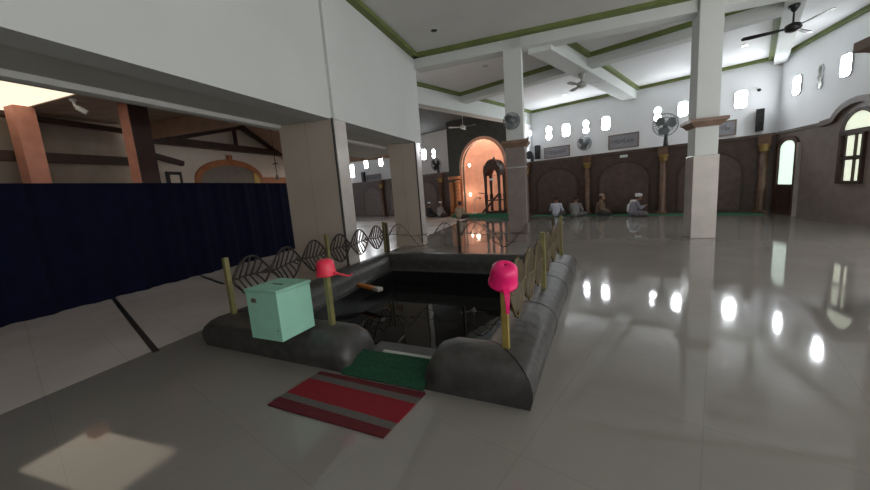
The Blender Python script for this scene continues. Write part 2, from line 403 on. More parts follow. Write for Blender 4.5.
# green trims of the coffers
def coffer(n_, lab, x0, x1, y0, y1, near=True):
    t = MB(); zz0, zz1 = Z_LO-.10, Z_LO-.001; tw = .13
    clipbox(t, x0, x0+tw, y0, y1, zz0, zz1); clipbox(t, x1-tw, x1, y0, y1, zz0, zz1)
    t.box(x0+tw, x1-tw, y1-tw, y1, zz0, zz1)
    if near: t.box(x0+tw, x1-tw, y0, y0+tw, zz0, zz1)
    struct('trim_%d' % n_, lab, 'trim', t, 'green_trim', ROT_A)
coffer(4, 'olive green trim of the far left ceiling coffer', -8.58, -4.31, 11.77, D_UP)
coffer(5, 'olive green trim of the far right ceiling coffer', -3.81, .31, 11.77, D_UP)
coffer(6, 'olive green trim of the near left ceiling coffer', -8.58, -4.31, 4.0, 11.36, False)
coffer(7, 'olive green trim of the near right ceiling coffer', -3.81, .31, 4.0, 11.36, False)
t = MB().box(RUP-.14, RUP, F_STEP+.4, 15.7, Z_LO-.10, Z_LO-.001)
struct('trim_8', 'olive green cornice on the right wall beyond the cross beam', 'trim', t, 'green_trim', ROT_B)

# ------------------------------------------------------------------ annex on the left
struct('ceiling', 'brown board ceiling of the annex beyond the curtain', 'ceiling', MB().box(-11.8, -8.4, 4.82, 7.2, 4.0, 4.06).box(-11.8, -5.0, -6, 3.4, 4.0, 4.06).box(-8.4, -5.0, 3.4, 7.2, 4.0, 4.06).box(-16, -11.8, -6, 7.2, 4.0, 4.06), 'roof_board', ROT_B)
sk = struct('skylight', 'bright cream translucent roof sheet over the annex', 'skylight', MB().box(-11.8, -8.4, 3.4, 4.82, 4.02, 4.05), 'skylight', ROT_B)
struct('wall_annex', 'brown board wall at the back of the annex', 'wall', MB().box(-12.1, -11.95, -6, 7.4, 0, 4.0), 'annex_brown', ROT_B)
struct('wall_annex_gable', 'cream gable wall with an orange arch at the back of the annex', 'wall', MB().box(-11.6, -11.45, 7.4, 14.5, 0, 6.0), 'annex_wall', ROT_B)
struct('wall_bay_blocker', 'plain wall added at the far left bay end to block light', 'wall', MB().box(-26.6, -26.4, 8.8, D_UP, 0, 5.3).box(-26.4, -16.2, 8.65, 8.8, 0, 6.0), 'far_white', ROT_A)  # both boxes added to keep outside light out of the bay
# gable roof over the right part of the annex
w = MB(); Y0, YR, Y1 = 7.2, 10.66, 13.6; 
w.add([(-11.6, Y0, 3.55), (-5.05, Y0, 3.55), (-5.05, YR, 4.5), (-11.6, YR, 4.5), (-11.6, Y1, 3.0), (-5.05, Y1, 3.0)], [(0, 1, 2, 3), (3, 2, 5, 4)])
w.add([(-11.6, Y0, 3.55), (-5.05, Y0, 3.55), (-5.05, Y0, 4.06), (-11.6, Y0, 4.06)], [(0, 1, 2, 3)])
struct('roof', 'warm brown pitched roof boards over the annex', 'roof', w, 'roof_orange', ROT_B)
def bar(mb, a, b, wy, wz):
    a, b = Vector(a), Vector(b); d = (b-a).normalized(); up = Vector((1, 0, 0)); s_ = d.cross(up).normalized()
    rings = [[p + s_*sy*wz/2 + up*sx*wy/2 for sx, sy in ((-1,-1),(1,-1),(1,1),(-1,1))] for p in (a, b)]
    mb.loft(rings)
tr = thing('roof_truss', 'dark timber roof truss above the orange arch', 'roof truss', fB(-11.2, 10.66, 3.5), ROT_B)
mb = MB(); bar(mb, (0, -3.7, .12), (0, 1.85, .08), .22, .22); mb.build('tie_beam', 'timber', tr)
mb = MB(); bar(mb, (0, -3.4, .0), (0, 0, .9), .14, .12); mb.build('rafter', 'timber', tr)
mb = MB(); bar(mb, (0, 0, .92), (0, 1.7, .18), .16, .17); mb.build('rafter', 'timber', tr)
mb = MB(); bar(mb, (0, -.35, .1), (0, -.35, .85), .1, .1); mb.build('king_post', 'timber', tr)
tb = MB(); bar(tb, (0, -3.2, 0), (0, 2.9, 0), .2, .22)
tag(tb.build('timber_beam', 'timber', None, loc=fB(-11.6, 5.3, 2.98), rz=ROT_B), 'low dark timber beam between the salmon posts', 'beam')
tb = MB(); bar(tb, (0, -3.2, .1), (0, 2.1, -.08), .16, .12)
tag(tb.build('timber_beam', 'timber', None, loc=fB(-11.6, 4.95, 3.9), rz=ROT_B), 'thin dark timber under the annex ceiling near the skylight', 'beam')
tb = MB(); bar(tb, (0, -1.0, .2), (0, .35, -.12), .16, .14)
tag(tb.build('timber_brace', 'timber', None, loc=fB(-11.1, 7.75, 3.05), rz=ROT_B), 'short sloping dark brace right of the second salmon post', 'beam')
# posts
def post(label, r, f, wr, wf, m1, m2, h=4.0):
    p = thing('timber_post', label, 'post', fB(r, f), ROT_B)
    MB().box(-wr/2, wr/2, -wf/2, wf/2, 0, h).build('shaft', m2, p)
    MB().box(-wr/2-.01, -wr/2+.02, -wf/2-.02, wf/2, 0, h-.001).build('edge_skin', m1, p)
    MB().box(-wr/2, wr/2, -wf/2-.025, -wf/2-.002, 0, h-.002).build('face_skin', m1, p)  # thin skins that can hold a lighter, lit face tone
    return p
post('salmon painted timber post under the skylight', -11.15, 4.72, .36, .32, 'red_post', 'red_post')
post('timber post with lit pink front and shaded side painted on', -9.3, 5.85, .30, .42, 'red_post', 'post_shade')  # skylit and shaded faces are put into the two colours
# arch in the gable wall
aw = thing('wall_arch', 'orange bordered arch with grey infill on the gable wall', 'arch', fB(-11.44, 10.1), ROT_B-PI/2)
# local x runs along -forward... use x = -forward offset, y = into wall
ao = [( -1.45*math.cos(PI*k/18), 2.45+.75*math.sin(PI*k/18)) for k in range(19)]; ai = [(-1.28*math.cos(PI*k/18), 2.42+.56*math.sin(PI*k/18)) for k in range(19)]
mb = MB(); ring_prismy(mb, [(-1.45, .5)] + ao + [(1.45, .5)], [(-1.28, .5)] + ai + [(1.28, .5)], -.0, .08); mb.build('arch_border', 'arch_orange', aw)
mb = MB(); mb.prismy([(-1.28, .5)] + ai + [(1.28, .5)], 0, .04); mb.build('infill', 'arch_grey', aw)
mb = MB(); mb.box(-.08, .08, 0, .1, 3.2, 3.36); mb.build('keystone', 'arch_orange', aw)
o = MB().box(-.03, .03, -.16, .16, 0, .55).build('wall_panel', 'yellow', None, loc=fB(-11.4, 11.25, 2.2), rz=ROT_B); tag(o, 'small yellow panel right of the orange arch', 'panel')
o = MB().box(-.03, .03, -.75, .75, 0, .38).build('wall_panel', 'arch_orange', None, loc=fB(-11.4, 12.2, 2.2), rz=ROT_B); tag(o, 'orange panel between the yellow panel and square column', 'panel')
nb = thing('picture_frame', 'small black frame with pale picture left of the arch', 'picture', fB(-11.4, 7.95, 2.15), ROT_B)
MB().box(0, .05, -.24, .24, 0, .55).build('frame', 'black', nb); MB().box(.045, .06, -.14, .14, .0, .45).build('picture', 'annex_wall', nb)
cc = thing('security_camera', 'white security camera hanging under the annex ceiling', 'camera', fB(-9.7, 4.95, 4.0), ROT_B)
MB().lathe([(.06, -.04), (.06, 0)], 14).build('mount', 'paper', cc); MB().tube([(0, 0, -.03), (0, .02, -.14), (.06, .1, -.2)], .03, 10).build('arm', 'paper', cc)
MB().tube([(0, .04, -.16), (.08, .16, -.26)], .055, 12).build('camera_body', 'paper', cc)
hl = thing('hanging_lamp', 'small lamp on a thin chain by the square column', 'lamp', fB(-9.5, 10.3, 2.3), ROT_B)
MB().tube([(0, 0, .2), (0, 0, 1.9)], .012, 6).build('chain', 'black', hl); MB().tube([(-.12, 0, .55), (0, .0, .62), (.12, 0, .55)], .015, 6).build('arm', 'black', hl); MB().lathe([(.02, 0), (.05, .05), (.05, .15), (.02, .2)], 12).build('shade', 'frame_brown', hl)

# curtain
cu = MB(); NX = 220; top = []; bot = []
f0, f1 = -2.0, 9.5
for i in range(NX+1):
    f = f0+(f1-f0)*i/NX
    s1 = .04*math.sin(f*9)+.02*math.sin(f*23+1); 
    r = -7.65 - .25*max(0, (f-6)/3.5)
    top.append((r+s1*.5, f, 2.06+.01*math.sin(f*5))); bot.append((r+s1*1.2, f, .005))
vs = top+bot; cu.add(vs, [(i, i+1, NX+2+i, NX+1+i) for i in range(NX)])
co = thing('divider_curtain', 'long navy blue cloth partition curtain left of the hall', 'curtain', fB(-7.65, 4, 0), ROT_B)
cu.v = [Vector((v.x+7.65, v.y-4, v.z)) for v in cu.v]
cu.build('cloth', 'navy', co, smooth=True)
MB().tube([(0, -6, 2.06), (0, 2, 2.06), (-.25, 5.5, 2.06)], .015, 6).build('rail', 'navy', co)
for k, y in enumerate((-6, 5.5)): MB().box(-.03-.25*k, .03-.25*k, y-.03, y+.03, 0, 2.07).build('stand', 'black', co)
# black floor lines
def line(label, a0, a1, d):
    o = MB().box(-a1, -a0, d-.03, d+.03, 0.0, .004).build('floor_tape', 'tape', None, rz=ROT_A, loc=fA(0, 0, 0)); 
    tag(o, label, 'floor tape', 'black row lines on the pale floor')
line('black row line on the pale floor nearest the camera', 4.72, 8.6, .54)
line('short black row line on the pale floor behind the pool fence post', 7.6, 9.3, 2.07)

# aisle low ceiling between columns
w = MB(); p = [fB(-5.05, 6.6), fB(-5.05, 12.4), fA(9.2, 11.5), fA(13.6, 11.5), fB(-8.4, 6.6)]
struct('ceiling', 'low grey ceiling of the side aisle behind the columns', 'ceiling', poly_slab([fB(-5.04, 7.6), fB(-5.04, 9.6), fA(9.6, 9.2), fA(11.8, 9.2), fB(-7.2, 9.6), fB(-6.4, 7.6)], 3.0), 'soffit')

# ------------------------------------------------------------------ columns
def square_column(label, r0, r1, f0_, f1_, h):
    c = thing('column', label, 'column', fB((r0+r1)/2, (f0_+f1_)/2), ROT_B)
    w_, d_ = (r1-r0)/2, (f1_-f0_)/2
    MB().box(-w_, w_, -d_, d_, 0, h).build('shaft', 'clad', c, bevel=.008)
    MB().box(w_-.012, w_+.015, -d_+.03, d_+.01, 0, h-.001).build('side_cladding', 'clad_light', c)
    MB().box(w_-.016, w_+.004, -d_-.008, -d_+.03, 0, h-.002).build('corner_joint', 'hole', c)
    MB().box(-w_-.012, w_+.018, -d_-.012, d_+.012, 0, .1).build('plinth', 'clad', c)
    return c
square_column('broad beige marble column in front of the curtain end', -4.72, -3.58, 5.32, 5.70, 2.86)
square_column('broad beige marble column behind the pool fence', -4.38, -3.58, 9.07, 9.42, 2.86)
def tall_column(label, r0, r1, f0_, f1_, zc, zw, over, mclad, capz):
    c = thing('column', label, 'column', fB((r0+r1)/2, (f0_+f1_)/2), ROT_B)
    w_, d_ = (r1-r0)/2, (f1_-f0_)/2
    MB().box(-w_, w_, -d_, d_, 0, Z_LO).build('shaft', 'white', c, bevel=.01)
    MB().box(-w_-.025, w_+.025, -d_-.025, d_+.025, 0, zw).build('cladding', mclad, c, bevel=.012)
    cp = MB()
    def sq(e, z): return [Vector((x*(w_+e), y*(d_+e), z)) for x, y in ((-1,-1),(1,-1),(1,1),(-1,1))]
    cp.loft([sq(.03, zc), sq(.05, zc+.03), sq(over*.75, zc+capz*.5), sq(over, zc+capz*.62), sq(over, zc+capz)])
    cp.build('capital', 'cap', c)
    return c, w_, d_
c1, w_, d_ = tall_column('tall white column with brown cladding in front of the niche', -1.18, -.74, 9.4, 9.84, 2.45, 2.45, .12, 'clad_grey', .17)
MB().box(-w_-.032, w_+.032, -d_-.032, d_+.032, 1.93, 1.96).build('metal_band', 'steel', c1)
c2, w_, d_ = tall_column('tall white column with wide brown capital at right of hall', 2.90, 3.33, 9.33, 9.78, 2.44, 1.84, .13, 'clad_light', .17)
c3, w_, d_ = tall_column('column at the right frame edge, only its brown capital seen', 3.13, 3.56, 4.32, 4.75, 2.42, 1.84, .25, 'clad_light', .24)

# pillars engaged on the wainscot
def wall_pillar(label, a, group='brown pillars along the far wainscot'):
    p = thing('wall_pillar', label, 'pillar', fA(a, D_FAR-.14), ROT_A, group)
    MB().lathe([(.15, 0), (.15, .1), (.125, .16), (.12, .3), (.115, 1.98)], 20).build('shaft', 'pillar', p, smooth=True)
    MB().box(-.19, .19, -.17, .12, 0, .12).build('base', 'pillar', p, bevel=.01)
    MB().lathe([(.115, 1.97), (.135, 2.0), (.122, 2.04), (.155, 2.14), (.165, 2.16), (.165, 2.20)], 20).build('capital', 'gold', p, smooth=False)
    MB().box(-.16, .16, -.13, .12, 2.20, 2.46).build('block', 'pillar', p)
    return p
P0 = wall_pillar('brown wall pillar just right of the column at the niche', 8.05)
for a, lab in ((5.25, 'brown wall pillar behind the man in brown'), (2.52, 'glossy brown wall pillar under the big grey fan'), (-.2, 'brown wall pillar beside the far door'), (13.55, 'brown wall pillar left of the orange columns'), (16.1, 'brown wall pillar seen left of the second marble column'), (18.9, 'brown wall pillar seen between the two marble columns')):
    dup(P0, fA(a, D_FAR-.14), ROT_A, lab)
# orange columns by the mihrab
def orange_column(label, a, ribbed):
    p = thing('orange_column', label, 'column', fA(a, D_FAR-.3), ROT_A)
    if ribbed:
        prof = [(.19, 0), (.19, .15)]
        for k in range(9): prof += [(.13, .2+k*.2), (.16, .25+k*.2), (.16, .33+k*.2), (.13, .38+k*.2)]
        prof += [(.19, 2.05), (.19, 2.2)]
    else: prof = [(.2, 0), (.2, .15), (.16, .2), (.15, 1.9), (.2, 2.05), (.2, 2.2)]
    MB().lathe(prof[2:-2], 18).build('shaft', 'orange_col', p, smooth=True)
    MB().lathe(prof[:2], 18).build('base', 'orange_col', p); MB().lathe(prof[-2:], 18).build('capital', 'orange_col', p)
orange_column('smooth orange column left of the niche', 12.55, False)
orange_column('ribbed orange column at the left edge of the niche', 12.15, True)
orange_column('ribbed orange column at the right edge of the niche', 9.05, True)

# ------------------------------------------------------------------ windows
wn = [0]
def rect_window(frame, a, z0, z1, w_, label, m='pane'):
    wn[0] += 1
    if frame == 'A': o = thing('window_%d' % wn[0], label, 'window', fA(a, D_UP, z0), ROT_A, None, 'structure')
    else: o = thing('window_%d' % wn[0], label, 'window', fB(RUP, a, z0), ROT_B-PI/2, None, 'structure')
    h = z1-z0
    def pts(e):
        q_ = []; rc = .10+e
        for sx, sz, a0 in ((1, 1, 0), (-1, 1, PI/2), (-1, -1, PI), (1, -1, 1.5*PI)):
            for k in range(6):
                t_ = a0+PI/2*k/5; q_.append((sx*(w_/2+e-rc)+rc*math.cos(t_), h/2+sz*(h/2+e-rc)+rc*math.sin(t_)))
        return q_
    mb = MB(); ring_prismy(mb, pts(.03), pts(0), -.03, .02); mb.build('window_frame', 'winframe', o)
    mb = MB(); mb.prismy(pts(0), -.02, .01); mb.build('pane', m, o)
def eight_window(frame, a, z0, z1, label, m='pane', lobes=2):
    wn[0] += 1
    if frame == 'A': o = thing('window_%d' % wn[0], label, 'window', fA(a, D_UP, z0), ROT_A, None, 'structure')
    else: o = thing('window_%d' % wn[0], label, 'window', fB(RUP, a, z0), ROT_B-PI/2, None, 'structure')
    h = z1-z0; r = h/(2*lobes)*(.92 if lobes < 3 else .8); cs = [h/lobes*(k+.5) for k in range(lobes)]
    def outline(e):
        pr = []; N = 40
        for k in range(N+1):
            z = -e + (h+2*e)*k/N
            xs = [math.sqrt(max(0, (r+e)**2-(z-c)**2)) for c in cs]
            pr.append((max(max(xs), .06), z))
        return [(x, z) for x, z in pr] + [(-x, z) for x, z in reversed(pr)]
    mb = MB(); ring_prismy(mb, outline(.03), outline(0), -.03, .02); mb.build('window_frame', 'winframe', o)
    mb = MB(); mb.prismy(outline(0), -.025, .01); mb.build('pane', m, o)
eight_window('A', 7.645, 3.59, 4.228, 'figure-eight window above the first calligraphy panel')
rect_window('A', 6.787, 3.629, 4.189, 0.351, 'bright rectangular window left of the small wall fan')
eight_window('A', 5.863, 3.612, 4.184, 'figure-eight window above the small wall fan')
rect_window('A', 5.005, 3.629, 4.189, 0.318, 'bright rectangular window above the second calligraphy panel')
eight_window('A', 3.025, 3.634, 4.184, 'figure-eight window above the big grey fan')
rect_window('A', 2.178, 3.671, 4.213, 0.318, 'bright rectangular window right of the big grey fan')
rect_window('A', 0.473, 3.632, 4.219, 0.334, 'bright rectangular window right of the tall right column')
eight_window('A', 16.8, 4.0, 4.55, 'figure-eight window in the left bay by the column')
rect_window('A', 16.28, 3.62, 4.25, 0.40, 'bright rectangular window in the left bay')
eight_window('A', 15.4, 3.6, 4.15, 'figure-eight window in the left bay by the charcoal panel')
rect_window('A', 24.6, 3.1, 4.1, 0.75, 'window seen between the marble columns, leftmost')
rect_window('A', 22.55, 3.65, 4.25, 0.42, 'window seen between the marble columns, middle one')
rect_window('A', 20.75, 3.65, 4.25, 0.42, 'window seen between the marble columns, right one')
rect_window('B', 14.795, 3.672, 4.223, 0.376, 'bright rectangular window over the far door')
eight_window('B', 13.75, 3.612, 4.228, 'dim lattice window between two bright ones on the right wall', 'pane_dim', 3)
rect_window('B', 12.793, 3.683, 4.234, 0.376, 'bright rectangular window beside the brown capital')
# door at the far end of the right wall (local x = -forward, y = into wall)
dr = thing('door_1', 'brown door with tall bright arched glass at the far corner', 'door', fB(RW-.04, 13.56), ROT_B-PI/2, None, 'structure')
mb = MB(); ring_prismy(mb, rect_arch(-.52, .52, 0, 2.05, .30), rect_arch(-.40, .40, .0, 2.02, .22), -.06, .02); mb.build('door_frame', 'door_wood', dr)
MB().box(-.40, .40, -.03, .01, 0, .90).build('door_panel', 'door_wood', dr)
mb = MB(); mb.prismy(rect_arch(-.33, .36, .92, 1.98, .22), -.035, .01); mb.build('glass', 'pane_door', dr)
MB().box(-.28, .28, -.05, -.02, .2, .75).build('raised_panel', 'dark_wood', dr)
MB().box(.53, .60, -.08, .02, 0, 2.1).build('lit_jamb_edge', 'clad_light', dr)  # pale strip stands in for light catching the jamb
# arched window on the right wall
aw = thing('window_arched', 'arched right wall window with yellow panes and dark frame', 'window', fB(RW-.04, 11.03), ROT_B-PI/2, None, 'structure')
mb = MB(); ring_prismy(mb, [(-.44, .95), (.30, .95), (.30, 2.14), (-.44, 2.14)], [(-.36, 1.02), (.24, 1.02), (.24, 2.08), (-.36, 2.08)], -.07, .02); mb.build('window_frame', 'dark_wood', aw)
mb = MB(); ring_prismy(mb, [(.10+.54*math.cos(PI*k/16), 2.16+.50*math.sin(PI*k/16)) for k in range(17)], [(.10+.44*math.cos(PI*k/16), 2.20+.38*math.sin(PI*k/16)) for k in range(17)], -.07, .02); mb.build('fanlight_frame', 'dark_wood', aw)
MB().box(-.44, .62, -.075, 0, 2.1, 2.2).build('transom', 'dark_wood', aw)
MB().box(.03, .07, -.06, 0, 1.0, 2.1).build('mullion', 'dark_wood', aw)
MB().box(-.40, .28, -.06, 0, 1.52, 1.58).build('mullion', 'dark_wood', aw)
for x0, x1 in ((-.26, .04), (.06, .24)):
    for z0, z1 in ((1.0, 1.52), (1.58, 2.08)):
        MB().box(x0+.03, x1-.03, -.03, .0, z0+.02, z1-.02).build('pane', 'pane_yel', aw)
mb = MB(); mb.prismy([(.10+.44*math.cos(PI*k/14), 2.20+.38*math.sin(PI*k/14)) for k in range(15)], -.03, 0); mb.build('pane', 'pane_yel', aw)
mb = MB()
def hood(e): return [(-1.15, 2.40+e), (-.80, 2.43+e)] + [((.72+e)*math.cos(PI-PI*k/16), 2.3+(.48+e)*math.sin(PI*k/16)) for k in range(2, 15)] + [(.80, 2.43+e), (1.6, 2.40+e)]
hi, ho = hood(0), hood(.14); nn = len(hi)
for k in range(nn-1):
    mb.add([(hi[k][0], -.09, hi[k][1]), (hi[k+1][0], -.09, hi[k+1][1]), (ho[k+1][0], -.09, ho[k+1][1]), (ho[k][0], -.09, ho[k][1]),
            (hi[k][0], .02, hi[k][1]), (hi[k+1][0], .02, hi[k+1][1]), (ho[k+1][0], .02, ho[k+1][1]), (ho[k][0], .02, ho[k][1])], [(0,1,2,3),(0,4,5,1),(3,2,6,7)])
mb.build('hood_moulding', 'hood_brown', aw)
mb = MB(); mb.prismy([(-.72*math.cos(PI*k/16), 2.3+.48*math.sin(PI*k/16)) for k in range(17)], -.0, .02); mb.build('tympanum', 'wains_r', aw)

# ------------------------------------------------------------------ wall fittings
def calligraphy(label, a0, a1, z0, z1):
    o = thing('calligraphy_panel', label, 'picture', fA((a0+a1)/2, D_UP-.005, z0), ROT_A, 'calligraphy panels on the far wall')
    w_, h = (a1-a0)/2, z1-z0
    def pts(e): return [(x*(w_-e), z) for x, z in ((-1, e), (1, e), (1, h-e), (-1, h-e))]
    mb = MB(); ring_prismy(mb, pts(0), pts(.05), -.04, 0); mb.build('frame', 'frame_brown', o)
    MB().box(-w_+.05, w_-.05, -.02, 0, .05, h-.05).build('sheet', 'picture', o)
    mb = MB(); rnd = random.Random(a0); x = -w_+.16
    while x < w_-.18:
        zc = h/2 + rnd.uniform(-.05, .05); r_ = rnd.uniform(.04, .075)
        mb.tube([(x+r_*math.cos(t/10*5.2+1), -.024, zc+r_*math.sin(t/10*5.2+1)) for t in range(11)], .012, 4)
        mb.tube([(x+r_, -.024, zc-.02), (x+r_*1.6, -.024, zc+rnd.uniform(.04, .12))], .01, 4); x += rnd.uniform(.12, .17)
    mb.build('script', 'ink', o)
calligraphy('framed calligraphy panel nearest the niche', 6.622, 7.92, 2.688, 3.216)
calligraphy('framed calligraphy panel left of the big grey fan', 3.685, 4.895, 2.732, 3.348)
calligraphy('framed calligraphy panel right of the tall right column', 0.55, 1.265, 2.71, 3.26)
calligraphy('framed panel seen between the marble columns', 20.9, 22.66, 2.655, 3.095)
def speaker(label, a, z0, z1, w_):
    o = thing('loudspeaker', label, 'loudspeaker', fA(a, D_UP-.1, z0), ROT_A, 'black loudspeakers on the far wall')
    h = z1-z0
    MB().box(-w_/2, w_/2, -.12, .09, 0, h).build('cabinet', 'black', o, bevel=.015)
    Tm = Matrix.Translation((0, -.12, h*.32)) @ Matrix.Rotation(PI/2, 4, 'X'); MB().lathe([(w_*.38, 0), (w_*.36, .012), (w_*.1, .004)], 18, Tm).build('woofer', 'fan_dark', o)
    Tm = Matrix.Translation((0, -.12, h*.75)) @ Matrix.Rotation(PI/2, 4, 'X'); MB().lathe([(w_*.22, 0), (w_*.2, .012), (w_*.05, .004)], 14, Tm).build('tweeter', 'fan_dark', o)
speaker('black loudspeaker on the wall left of the first calligraphy panel', 8.228, 2.732, 3.392, 0.22)
speaker('black loudspeaker on the wall by the far right corner', -0.066, 2.732, 3.48, 0.22)
speaker('black loudspeaker seen between the marble columns', 22.935, 2.6, 3.37, 0.308)
o = MB().box(-.14, .14, -.01, 0, 0, .10).build('paper_sign', 'paper', None, loc=fA(3.87, D_FAR-.05, 2.26), rz=ROT_A); tag(o, 'small blank white paper sign high on the dark wainscot', 'sign')
o = MB().lathe([(.05, 0), (.05, .03), (.02, .05)], 12, Matrix.Rotation(PI/2, 4, 'X')).build('wall_sensor', 'black', None, loc=fA(.0, D_UP, 4.14), rz=ROT_A); tag(o, 'tiny dark round sensor high on the far wall by the corner', 'sensor')

def wall_fan(label, loc, rz, r, m, tilt=0.0, pole=None, group='wall fans'):
    o = thing('wall_fan', label, 'fan', loc, rz, group)
    T = Matrix.Translation((0, -.28, 0)) @ Matrix.Rotation(tilt, 4, 'X')
    g = MB()
    for rr, yy in ((r, 0), (r*.97, -.07), (r*.7, -.1), (r*.4, -.115), (r*.97, .07), (r*.6, .1)):
        g.tube([T @ Vector((rr*math.cos(2*PI*k/28), yy, rr*math.sin(2*PI*k/28))) for k in range(28)], .008, 5, closed=True)
    for k in range(24):
        a = 2*PI*k/24; c_, s_ = math.cos(a), math.sin(a)
        g.tube([T @ Vector((rr*c_, yy, rr*s_)) for rr, yy in ((.05, -.12), (r*.7, -.1), (r*.97, -.06), (r, 0), (r*.95, .07), (.06, .11))], .004, 4)
    g.build('guard', m, o)
    for k in range(3):
        a0 = 2*PI*k/3+.3; mb = MB(); pts = []
        for t_ in range(6):
            rr = r*(.12+.78*t_/5); wd = .22+.62*math.sin(PI*(t_/5*.85+.1)); 
            pts.append([T @ Vector((rr*math.cos(a0+s_*wd), -.02+s_*.05+dy, rr*math.sin(a0+s_*wd))) for s_, dy in ((-1, 0), (1, 0), (1, .008), (-1, .008))])
        mb.loft(pts); mb.build('blade', m, o)
    mb = MB(); mb.lathe([(.03, -.13), (.07, -.11), (.07, .1), (.09, .12), (.09, .2), (.05, .24)], 16, T @ Matrix.Rotation(-PI/2, 4, 'X')); mb.build('motor', m, o, smooth=True)
    if pole: MB().tube([(0, -.1, 0), (0, -.1, -r*.6), (0, -.12, -pole)], [.05, .05, .09], 10).build('bracket', 'fan_dark', o)
    else: MB().tube([(0, -.12, 0), (0, 0, -.12)], .03, 8).build('bracket', m, o)
    return o
wall_fan('large grey fan standing on the wainscot ledge', fA(2.46, D_FAR, 3.24), ROT_A, .40, 'fan_grey', .25, .72)
wall_fan('small grey fan on the far wall between two calligraphy panels', fA(5.86, D_UP, 3.15), ROT_A, .31, 'fan_grey', .25)
wall_fan('dark grey fan on the wall in the left bay', fA(13.9, D_FAR+.3, 3.02), ROT_A, .36, 'fan_dark', .2, .48)
wall_fan('pale grey fan high on the column before the niche', fB(-1.08, 9.4, 3.06), ROT_B+.3, .20, 'fan_grey', .2)
def wall_lamp(label, loc, rz):
    o = thing('wall_lamp', label, 'lamp', loc, rz)
    MB().tube([(0, 0, 0), (.08, 0, .02), (.12, 0, .06)], .015, 8).build('arm', 'steel', o); MB().ball((.12, 0, .12), .05, .05, .07).build('bulb', 'lamp_on', o, smooth=True)
wall_lamp('lit lamp on the right side of the column at the niche', fB(-.72, 9.62, 2.66), ROT_B)
o = thing('loudspeaker', 'dark horn speaker on a bracket behind the niche column', 'loudspeaker', fA(8.3, D_FAR+.9, 2.6), ROT_A)
MB().lathe([(.04, 0), (.08, .1), (.2, .28)], 14, Matrix.Translation((0, .05, .3)) @ Matrix.Rotation(PI/2, 4, 'X')).build('horn', 'black', o); MB().box(-.03, .03, .0, .2, 0, .3).build('bracket', 'black', o)

def ceiling_fan(label, loc, z_ceil, m_mot, m_blade, ang, L, rz=0):
    o = thing('ceiling_fan', label, 'ceiling fan', loc, rz, 'ceiling fans')
    h = z_ceil-loc[2]
    MB().lathe([(.03, h-.14), (.09, h-.05), (.1, h)], 16).build('canopy', m_mot, o, smooth=True)
    MB().tube([(0, 0, .08), (0, 0, h-.05)], .018, 8).build('rod', m_mot, o)
    MB().lathe([(.05, -.09), (.12, -.06), (.15, 0), (.13, .06), (.05, .1)], 18).build('motor', m_mot, o, smooth=True)
    for k in range(3):
        a = ang+2*PI*k/3; T = Matrix.Rotation(a, 4, 'Z') @ Matrix.Rotation(.22, 4, 'X')
        mb = MB(); mb.prism([(.2, -.045), (.32, -.06), (L*.8, -.085), (L, -.07), (L+.03, 0), (L, .06), (L*.8, .065), (.32, .05), (.2, .035)], -.006, .006, T); bl = mb.build('blade', m_blade, o)
        mb = MB(); mb.box(.1, .28, -.025, .025, -.008, .014, T); mb.build('blade_iron', m_mot, bl)
    return o
CEILFAN_A = ceiling_fan('dark ceiling fan near the far right corner', fA(-.47, 11.37, 4.40), 4.855, 'fan_dark', 'fan_dark', R(25), .82)
ceiling_fan('pale ceiling fan under the mid-hall beam', fA(4.05, 11.56, 4.37), 4.69, 'fan_beige', 'fan_beige', R(-25), .66)
ceiling_fan('white ceiling fan in the dark bay before the niche', fA(10.5, 14.0, 4.42), 5.2, 'fan_white', 'fan_white', R(-42), .72)
def downlight(label, loc, m):
    o = thing('downlight', label, 'downlight', loc, 0, 'recessed ceiling lights')
    MB().lathe([(.10, -.012), (.10, 0)], 18).build('rim', 'white', o); MB().lathe([(.075, -.016), (.075, -.003)], 18).build('lens', m, o)
downlight('lit recessed light right of the tall right column', fA(.39, 14.8, Z_LO), 'lamp_on')
downlight('lit recessed light right of the niche column', fA(6.17, 15.55, Z_LO), 'lamp_on')
downlight('dark empty light socket in the near ceiling', fB(-2.56, 8.24, Z_HI), 'hole')
downlight('unlit recessed light in the near left coffer', fA(6.2, 9.6, Z_LO), 'soffit')

# minbar / mihrab platform
pf = thing('mihrab_platform', 'green carpeted step before the terracotta niche', 'platform', fA(10.0, D_FAR-.7), ROT_A)
MB().box(-1.9, 1.75, -.5, .2, 0, .16).build('step', 'wains', pf); MB().box(-1.92, 1.77, -.52, .2, .16, .18).build('carpet', 'greencarpet', pf); MB().box(-1.92, 1.77, -.53, -.51, .0, .17).build('carpet_edge', 'greencarpet', pf)
gc = MB().box(-7.6, .30, D_FAR-.75, D_FAR-.06, 0, .015).build('prayer_carpet', 'greencarpet', None, rz=ROT_A); tag(gc, 'long thin green carpet along the foot of the far wall', 'carpet')
mn = thing('minbar', 'carved dark wood pulpit with arched canopy before the niche', 'pulpit', fA(9.45, D_FAR-.75, .18), ROT_A)
MB().box(-.45, .45, -.3, .3, 0, .12).build('base', 'dark_wood', mn)
for sx in (-1, 1):
    for sy in (-1, 1): MB().lathe([(.09, .1), (.065, .3), (.09, .9), (.06, 1.0), (.085, 1.9), (.1, 1.95)], 10, Matrix.Translation((sx*.38, sy*.24, 0))).build('post', 'dark_wood', mn)
mb = MB(); ring_prismy(mb, [(.46*math.cos(PI*k/14), 1.85+.78*math.sin(PI*k/14)**.8) for k in range(15)], [(.30*math.cos(PI*k/14), 1.85+.32*math.sin(PI*k/14)) for k in range(15)], -.28, .28); mb.build('canopy', 'dark_wood', mn)
